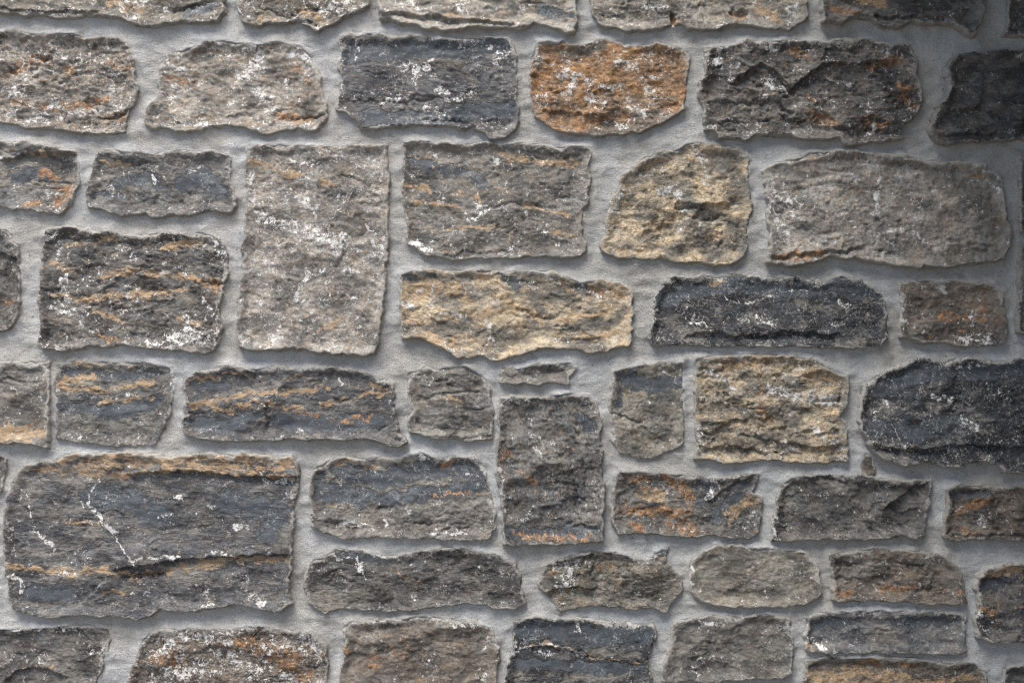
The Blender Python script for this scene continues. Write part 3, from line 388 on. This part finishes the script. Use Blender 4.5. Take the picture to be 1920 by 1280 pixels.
S([(1884,1252),(1930,1246),(2000,1248),(2010,1330),(1940,1340),(1880,1334)], 'dgrey', w=-.05, P=14)

# ---------------- the rest of the wall, outside what was surveyed: simple courses that go on in the same way
rng = np.random.RandomState(7)
U0, U1, V0, V1 = -1150, 2860, -620, 2090
FRAME_N = len(ST)
def rough_rect(u0, u1, v0, v1):
    pts = []; w, h = u1 - u0, v1 - v0; c = min(w, h) * rng.uniform(.05, .14)
    j = lambda s=5: rng.uniform(-s, s)
    nx = max(2, int(w / 60)); ny = max(1, int(h / 60))
    for i in range(nx + 1): pts.append((u0 + c + (w - 2 * c) * i / nx + j(), v0 + j()))
    for i in range(ny + 1): pts.append((u1 + j(), v0 + c + (h - 2 * c) * i / ny + j()))
    for i in range(nx + 1): pts.append((u1 - c - (w - 2 * c) * i / nx + j(), v1 + j()))
    for i in range(ny + 1): pts.append((u0 + j(), v1 - c - (h - 2 * c) * i / ny + j()))
    return pts
def fill(u0, u1, v0, v1, hs=None):
    v = v0
    while v < v1 - 60:
        h = rng.uniform(120, 200)
        if v1 - v - h < 120: h = v1 - v
        u = u0
        while u < u1 - 50:
            w = rng.uniform(190, 420)
            if u1 - u - w < 150: w = u1 - u
            tone = rng.choice(['grey', 'dgrey', 'blue', 'pale', 'pink', 'tan', 'brown', 'steel', 'olive', 'black'], p=[.17, .17, .12, .1, .08, .06, .1, .1, .07, .03])
            rr = lambda a, b: float(rng.uniform(a, b))
            kw = dict(w=rr(-.05, .14), r=rr(-.2, .02), o=rr(-.2, .03), l=rr(.1, .6), P=rr(11, 18), rg=rr(.8, 1.3), f=[])
            if rng.rand() < .5:
                vv = v + rr(.25, .8) * h; kw['f'].append((rng.choice(['o', 'd', 'w']), [(u + w * .15, vv), (u + w * .5, vv + rr(-10, 10)), (u + w * .85, vv + rr(-14, 14))], rr(5, 18)))
            if rng.rand() < .5:
                vv = v + rr(.3, .8) * h; kw['f'].append(('ledge', [(u + w * .1, vv), (u + w * .5, vv + rr(-10, 10)), (u + w * .9, vv + rr(-14, 14))], rr(4, 8)))
            S(rough_rect(u + 18, u + w - 18, v + 18, v + h - 18), str(tone), **kw)
            u += w
        v += h
fill(U0, U1, V0, -118)
fill(U0, U1, 1355, V1)
fill(U0, -168, -118, 1355)
fill(2110, U1, -118, 1355)

# ------------------------------------------------------------------ building
def P3(u, v, y):                                  # survey millimetres -> metres
    return (u - 960) / 1000.0, y, CAM_Z - (v - 640) / 1000.0

def make_mesh(name, X, Y, Z, keep, attrs, mat, skirt=None):
    """grid arrays (rows, cols) -> mesh; keep = mask of quads"""
    nr, nc = X.shape
    idx = np.arange(nr * nc).reshape(nr, nc)
    q = np.stack([idx[:-1, :-1][keep], idx[1:, :-1][keep], idx[1:, 1:][keep], idx[:-1, 1:][keep]], 1)
    used = np.unique(q); remap = np.full(nr * nc, -1); remap[used] = np.arange(len(used))
    co = np.stack([X.ravel()[used], Y.ravel()[used], Z.ravel()[used]], 1); q = remap[q]
    extra = []
    if skirt is not None:                          # sides run back into the wall
        e = np.concatenate([q[:, [0, 1]], q[:, [1, 2]], q[:, [2, 3]], q[:, [3, 0]]])
        key = np.sort(e, 1); k = key[:, 0].astype(np.int64) * (len(used) + 1) + key[:, 1]
        un, inv, cnt = np.unique(k, return_inverse=True, return_counts=True)
        be = e[cnt[inv] == 1]
        bv = np.unique(be); m2 = np.full(len(used), -1); m2[bv] = np.arange(len(bv)) + len(co)
        back = co[bv].copy(); back[:, 1] = skirt
        co = np.concatenate([co, back])
        q = np.concatenate([q, np.stack([be[:, 1], be[:, 0], m2[be[:, 0]], m2[be[:, 1]]], 1)])
        extra = bv
    me = bpy.data.meshes.new(name)
    me.vertices.add(len(co)); me.vertices.foreach_set('co', co.astype(np.float32).ravel())
    me.loops.add(len(q) * 4); me.loops.foreach_set('vertex_index', q.astype(np.int32).ravel())
    me.polygons.add(len(q)); me.polygons.foreach_set('loop_start', np.arange(0, len(q) * 4, 4, dtype=np.int32))
    me.polygons.foreach_set('use_smooth', np.ones(len(q), bool))
    for an, (typ, arr) in attrs.items():
        a = me.attributes.new(an, typ, 'POINT'); n = {'FLOAT_COLOR': 4, 'FLOAT_VECTOR': 3}.get(typ, 1)
        f = arr.reshape(nr * nc, n)[used]
        if len(extra): f = np.concatenate([f, f[extra]])
        a.data.foreach_set({4: 'color', 3: 'vector', 1: 'value'}[n], f.astype(np.float32).ravel())
    me.update(); me.validate(); me.materials.append(mat)
    return me

wall = bpy.data.objects.new('stone_wall', None); C.objects.link(wall); wall.location = (0, 0, 0)
wall['label'] = 'rough natural stone wall of grey, tan and slate blue blocks in pale grey mortar'
wall['category'] = 'wall'; wall['kind'] = 'thing'

MST = 3.0                                          # mortar grid step in view
mu = np.arange(-100, 2021, MST); mv = np.arange(-100, 1381, MST)
MU, MV = np.meshgrid(mu, mv); MSD = np.full(MU.shape, -60.0)
ou = np.arange(U0, U1 + 1, 10.0); ov = np.arange(V0, V1 + 1, 10.0)
OU, OV = np.meshgrid(ou, ov); OSD = np.full(OU.shape, -60.0)
def edge_jitter(u, v, sid):
    ch = (.5 - ridge(u / 34, v / 30, sid * 7 + 9, 2, .5) * .72) * 7.0
    return ch + fbm(u / 45, v / 45, sid * 7 + 3, 2, .5) * 2.6 + fbm(u / 9, v / 9, sid * 7 + 5, 2, .6) * .8
def cull_update(us, vs, GU, GV, GSD, poly, sid):
    a = np.array(poly); i0, i1 = np.searchsorted(us, [a[:, 0].min() - 60, a[:, 0].max() + 60])
    j0, j1 = np.searchsorted(vs, [a[:, 1].min() - 60, a[:, 1].max() + 60])
    if i1 <= i0 or j1 <= j0: return
    u = GU[j0:j1, i0:i1]; v = GV[j0:j1, i0:i1]
    s = poly_sd(u, v, poly) + edge_jitter(u, v, sid) - 1.5
    GSD[j0:j1, i0:i1] = np.maximum(GSD[j0:j1, i0:i1], s)

for sid, (poly, tone, k) in enumerate(ST):
    near = sid < FRAME_N
    step = 2.0 if near else 7.0
    a = np.array(poly, float); cu, cv = a.mean(0)
    Pr = k.get('P', 13) * 0.95; rg = k.get('rg', .75 if tone in ('blue', 'black') else 1.0)
    # the outline was sighted on the proud face, which is closer to the eye than the mortar: pull it back to true size
    sc_ = (CAM_D - Pr * .0008) / CAM_D
    poly = [((x - 960) * sc_ + 960, (y - 640) * sc_ + 640) for x, y in poly] if near else poly
    a = np.array(poly, float)
    us = np.arange(a[:, 0].min() - 12, a[:, 0].max() + 12, step); vs = np.arange(a[:, 1].min() - 12, a[:, 1].max() + 12, step)
    U, V = np.meshgrid(us, vs)
    s = poly_sd(U, V, poly) + edge_jitter(U, V, sid) - 1.5
    hgt = a[:, 1].max() - a[:, 1].min()
    tv = (V - a[:, 1].min()) / hgt                                    # 0 top, 1 foot
    q = sid * 101
    # shoulders: broad and weathered towards the top, sharp at the foot
    wdt = (8.5 - 5 * tv) * (0.30 + 1.5 * sst(-.5, .6, fbm(U / 45, V / 45, q + 1, 3)) ** 1.5)
    sh = np.clip((s + 3.5) / np.maximum(wdt, 2.4), 0, 1); prof = np.sqrt(1 - (1 - sh) ** 2)
    h = -10 + (10 + Pr * (0.58 + 0.42 * tv)) * prof
    # bedding ledges
    ang = math.tan(k['a']) * 1.0 if 0 < abs(k.get('a', 0)) < 1 else ((sid * 37) % 11 - 5) * .02
    vb = V + (U - cu) * ang
    warp = fbm(U / 120, V / 60, q + 2, 3) * 26
    L = (vb + warp) / 30 + fbm(U / 70, V / 24, q + 3, 4, .55) * 1.9
    fl = np.floor(L); fr = L - fl
    stepv = ((_hash(fl, np.zeros_like(fl), q) & 255) / 255.0 - .5) * 2
    stepn = ((_hash(fl + 1, np.zeros_like(fl), q) & 255) / 255.0 - .5) * 2
    gate = sst(-.25, .5, fbm(U / 80, V / 40, q + 4, 3))
    terr = (stepv + (stepn - stepv) * sst(.80, 1.0, fr)) * 1.9 * gate * rg
    # conchoidal chips and general unevenness
    mid = fbm(U / 70, V / 50, q + 5, 3, .5) * 3.4 * rg
    chips = (ridge(U / 26 + fbm(U / 40, V / 40, q + 8, 2) * .6, V / 19, q + 6, 4, .62) - .75) * 1.4 * rg
    fine = fbm(U / 7.5, V / 6.5, q + 7, 3, .7) * 0.95 * rg
    edge = sst(0, 20, s)
    L2 = fbm(U / 85, V / 55, q + 31, 4, .52) * 3.2; f2 = np.floor(L2); r2_ = L2 - f2
    s2 = (_hash(f2, np.ones_like(f2), q) & 255) / 255.0; s3 = (_hash(f2 + 1, np.ones_like(f2), q) & 255) / 255.0
    terr = terr + (s2 + (s3 - s2) * sst(.90, 1.0, r2_)) * 3.0 * rg * sst(-.2, .4, fbm(U / 60, V / 60, q + 33, 2))
    # a few large slanted facets knocked off the face
    fac = np.zeros_like(U); r2 = np.random.RandomState(sid + 900)
    W_ = a[:, 0].max() - a[:, 0].min()
    for _ in range(7):
        pu = a[:, 0].min() + W_ * r2.rand(); pv = a[:, 1].min() + hgt * r2.rand(); th = r2.rand() * 6.283
        d = (U - pu) * math.cos(th) + (V - pv) * math.sin(th) + fbm(U / 40, V / 28, q + 20 + _, 3) * 10
        fac = np.minimum(fac, r2.uniform(0, 2.0) - np.maximum(d + 12, 0) * r2.uniform(.05, .30) * min(rg, 1.2))
    fac -= fac[s > 4].max() if (s > 4).any() else 0
    h = h + edge * (terr + mid + chips + np.maximum(fac, -8 * sst(0, 12, Pr))) + fine * sst(-2, 4, s)
    # masks
    M = np.zeros(U.shape + (4,))
    M[..., 0] = k.get('w', 0) * 1.15 - (.16 if tone in ('blue', 'black', 'dgrey') else .12); M[..., 1] = k.get('o', -.3) - .05; M[..., 2] = k.get('r', -.3) - .06; M[..., 3] = -.15
    M[..., 0] += fbm(U / 60, V / 45, q + 11, 3) * .22
    M[..., 0] += .09 * np.exp(-np.maximum(s, 0) / 4.0) * (1 - .6 * tv)                # lime from the pointing clings to the arrises
    wu = U + fbm(U / 22, V / 22, q + 12, 3) * 9; wv = V + fbm(U / 22, V / 22, q + 13, 3) * 7
    for ft in k.get('f', []):
        kind, pts, wd = ft
        if near: pts = [((x - 960) * sc_ + 960, (y - 640) * sc_ + 640) for x, y in pts]
        p_ = np.array(pts, float); R_ = abs(wd) * 3 + 40
        if kind in 'wordgv':
            if kind == 'v': d, _ = polyline_dist(U + fbm(U / 9, V / 9, q + 14, 2) * 3, V + fbm(U / 9, V / 9, q + 15, 2) * 3, pts)
            else: d, _ = polyline_dist(wu, wv, pts)
            m = 1 - d / wd
            if kind == 'v': m = 1 - d / (wd * .5)
            cap = {'w': .40, 'v': .72, 'o': .50, 'r': .55, 'd': .95, 'g': 1}[kind]
            if kind == 'g':
                gm = sst(0, .6, m)
                M[..., 1] -= gm * .6; M[..., 2] -= gm * .5; M[..., 0] -= gm * .05; k.setdefault('_g', []).append(gm)
            else:
                ch = {'w': 0, 'v': 0, 'o': 1, 'r': 2, 'd': 3}[kind]
                M[..., ch] = np.maximum(M[..., ch], np.clip(m * 1.1, -.3, cap))
        elif kind == 'crack':
            d, t = polyline_dist(U + fbm(U / 14, V / 14, q + 16, 3) * 5, V + fbm(U / 14, V / 14, q + 17, 3) * 5, pts)
            h -= wd * np.exp(-(d / 2.4) ** 2) * (0.55 + .45 * np.sin(np.pi * t)) + .25 * wd * np.exp(-(d / 7) ** 2)
        elif kind == 'pit':
            d, t = polyline_dist(wu, wv, pts)
            h -= wd * sst(9, 2, d + pn(U / 5, V / 5, q + 18) * 3)
        elif kind == 'ledge':
            xs = p_[:, 0]; o_ = np.argsort(xs)
            line = np.interp(U, xs[o_], p_[o_, 1]) + fbm(U / 20, V * 0 + 3.3, q + 19, 3) * 5
            fade = sst(xs.min() - 12, xs.min() + 8, U) * sst(xs.max() + 12, xs.max() - 8, U)
            up = line - V
            aw = abs(wd)
            if wd > 0: h += fade * aw * sst(-1.5, 1.8, up) * np.exp(-np.maximum(up, 0) / 45) - fade * aw * .35 * sst(0, -3, up) * np.exp(-np.maximum(-up, 0) / 22)
            else: h += fade * aw * sst(1.5, -1.8, up) * np.exp(-np.maximum(-up, 0) / 45)
    dmk = sst(.0, .45, M[..., 3]); h -= dmk * (fine * .85 + edge * (chips * .8 + terr * .5)) * sst(0, 6, s); M[..., 0] -= dmk * .10
    # tones
    c1, c2 = lin(TN[tone][0]), lin(TN[tone][1])
    t = sst(-.45, .45, fbm(U / 75, V / 40, q + 21, 5, .6))[..., None]
    jit = 1 + ((_hash(np.array([sid]), np.array([5]), 3)[0] & 255) / 255.0 - .5) * .12
    col = (c1 * t + c2 * (1 - t)) * jit
    for gm in k.get('_g', []): col = col * (1 - .8 * gm[..., None]) + lin((100, 98, 92)) * .8 * gm[..., None]
    col = np.concatenate([col, np.ones(U.shape + (1,))], -1)
    inside = s > -7
    keep = inside[:-1, :-1] | inside[1:, :-1] | inside[1:, 1:] | inside[:-1, 1:]
    X, Y, Z = P3(U, V, -h / 1000.0)
    ox, _, oz = P3(cu, cv, 0)
    ra = np.random.RandomState(sid + 40); so = ra.uniform(-30, 30, 3)
    strat = k.get('st', {'tan': 1.3, 'pale': 1.0, 'pink': .9, 'olive': 1.25, 'blue': 1.7, 'black': 1.6, 'steel': 1.4, 'grey': 1.35, 'dgrey': 1.5, 'brown': 1.3, 'rust': 1.0}[tone] * ra.uniform(.85, 1.25))
    al = k.get('a', ra.uniform(-.16, .16)); lu, lv = (U - cu) / 1000, (V - cv) / 1000
    rock = np.stack([lu + so[0], h / 1000 + so[1], -lv + so[2]], -1)
    bed_ = np.stack([(lu * math.cos(al) + lv * math.sin(al)) / strat ** .35 + so[0], h / 1000 + so[1], (lu * math.sin(al) - lv * math.cos(al)) * strat + so[2]], -1)
    me = make_mesh('stone', X - ox, Y, Z - oz, keep,
                   {'rock': ('FLOAT_VECTOR', rock), 'bedding': ('FLOAT_VECTOR', bed_), 'smear': ('FLOAT', np.clip(.62 + .22 * (1 - tv) - s / (5 + (20 - 14 * tv) * sst(-.3, .6, fbm(U / 50, V / 50, q + 34, 2))), -1, .75)), 'tone': ('FLOAT_COLOR', col), 'mask': ('FLOAT_COLOR', M), 'grain': ('FLOAT', np.full(U.shape, float(np.clip(.25 + .6 * rg + .3 * math.sin(sid * 2.4) - (.2 if tone in ('blue', 'black') else 0), .35, 1.3)))), 'calcite': ('FLOAT', np.full(U.shape, k.get('l', .3)))}, STONE, skirt=0.07)
    ob = bpy.data.objects.new('stone', me); C.objects.link(ob); ob.location = (ox, 0, oz); ob.parent = wall
    if 'lb' in k: ob['label'] = k['lb']
    if near: cull_update(mu, mv, MU, MV, MSD, poly, sid)
    cull_update(ou, ov, OU, OV, OSD, poly, sid)

# mortar: a dished joint that climbs a little on to the stones, struck with a trowel
def mortar_height(U, V, sd, amp=1.0):
    d = np.maximum(-sd, 0)
    ramp = sst(-.35, .45, fbm(U / 85, V / 60, 501, 3))
    h = 0.8 + fbm(U / 120, V / 70, 502, 3) * 2.6 + ramp * 5.0 * np.exp(-d / 13.0) + (1 - ramp) * 1.0 * np.exp(-d / 8)
    up = np.clip(np.gradient(sd, axis=0) / (np.abs(V[1, 0] - V[0, 0])), 0, 1)      # just above a stone the mortar is banked up on its top
    h += up * 3.2 * np.exp(-d / 9.0) * sst(-.5, .3, fbm(U / 70, V / 70, 511, 2))
    h += fbm(U / 34, V / 22, 503, 3) * 1.9 + fbm(U / 10, V / 8, 504, 2, .6) * .55
    # trowel strokes
    th = pn(U / 150, V / 150, 515) * 2.2; cu_, su_ = np.cos(th), np.sin(th)
    st = pn((U * cu_ + V * su_) / 70, (V * cu_ - U * su_) / 6.5, 505); h += st * .55 * sst(-.3, .4, pn(U / 60, V / 60, 516))
    tool = np.exp(-((d - 5) / 2.6) ** 2) * sst(.0, .5, fbm(U / 50, V / 50, 506, 2)); h -= tool * 1.1 * (1 - up)
    h -= sst(1.0, 8, sd) * 18
    return h
H = mortar_height(MU, MV, MSD)
ins = MSD < 14
keep = ins[:-1, :-1] | ins[1:, :-1] | ins[1:, 1:] | ins[:-1, 1:]
X, Y, Z = P3(MU, MV, -H / 1000.0)
me = make_mesh('mortar', X, Y, Z, keep, {}, MORTAR)
ob = bpy.data.objects.new('mortar', me); C.objects.link(ob); ob.parent = wall
H = mortar_height(OU, OV, OSD)
inview = (OU > -99) & (OU < 2019) & (OV > -99) & (OV < 1379)
ins = (OSD < 24)
keep = (ins[:-1, :-1] | ins[1:, :-1] | ins[1:, 1:] | ins[:-1, 1:]) & ~(inview[:-1, :-1] & inview[1:, :-1] & inview[1:, 1:] & inview[:-1, 1:])
X, Y, Z = P3(OU, OV, -(H - 0.6) / 1000.0)
me = make_mesh('mortar', X, Y, Z, keep, {}, MORTAR)
ob = bpy.data.objects.new('mortar', me); C.objects.link(ob); ob.parent = wall

def box(name, x0, x1, y0, y1, z0, z1, mat, parent=None):
    me = bpy.data.meshes.new(name)
    vs = [(x, y, z) for x in (x0, x1) for y in (y0, y1) for z in (z0, z1)]
    me.from_pydata(vs, [], [(0, 1, 3, 2), (4, 6, 7, 5), (0, 4, 5, 1), (2, 3, 7, 6), (0, 2, 6, 4), (1, 5, 7, 3)])
    me.update(); me.materials.append(mat); o = bpy.data.objects.new(name, me); C.objects.link(o)
    if parent: o.parent = parent
    return o
xl, xr = (U0 - 960) / 1000, (U1 - 960) / 1000
zt = CAM_Z - (V0 - 640) / 1000
box('core', xl, xr, 0.030, 0.42, 0, zt, MORTAR, wall)

# ------------------------------------------------------------------ outside the frame: ground, and two unseen blocks added for shade
PAVE = make_plain('grey_paving', lin((96, 94, 90)), lin((124, 120, 114)), 9)
g = box('ground', -60, 60, -60, 60, -0.3, 0.0, PAVE); g['kind'] = 'structure'
SHADE_MAT = make_plain('shade_block_grey', lin((92, 88, 82)), lin((108, 104, 98)), 4)  # plain dark grey for the two added shade blocks
shade_side = box('side_shade_block', xr - .76, xr, -2.6, -0.031, 0, zt + .3, SHADE_MAT)  # made-up upright block, unseen, cuts off sky light from the right
shade_side['kind'] = 'structure'
shade_top = box('overhead_shade_slab', 0.42, xr, -2.6, -0.031, zt + .03, zt + .2, SHADE_MAT); shade_top['kind'] = 'structure'  # invented slab above the view, added to throw soft shade on the right
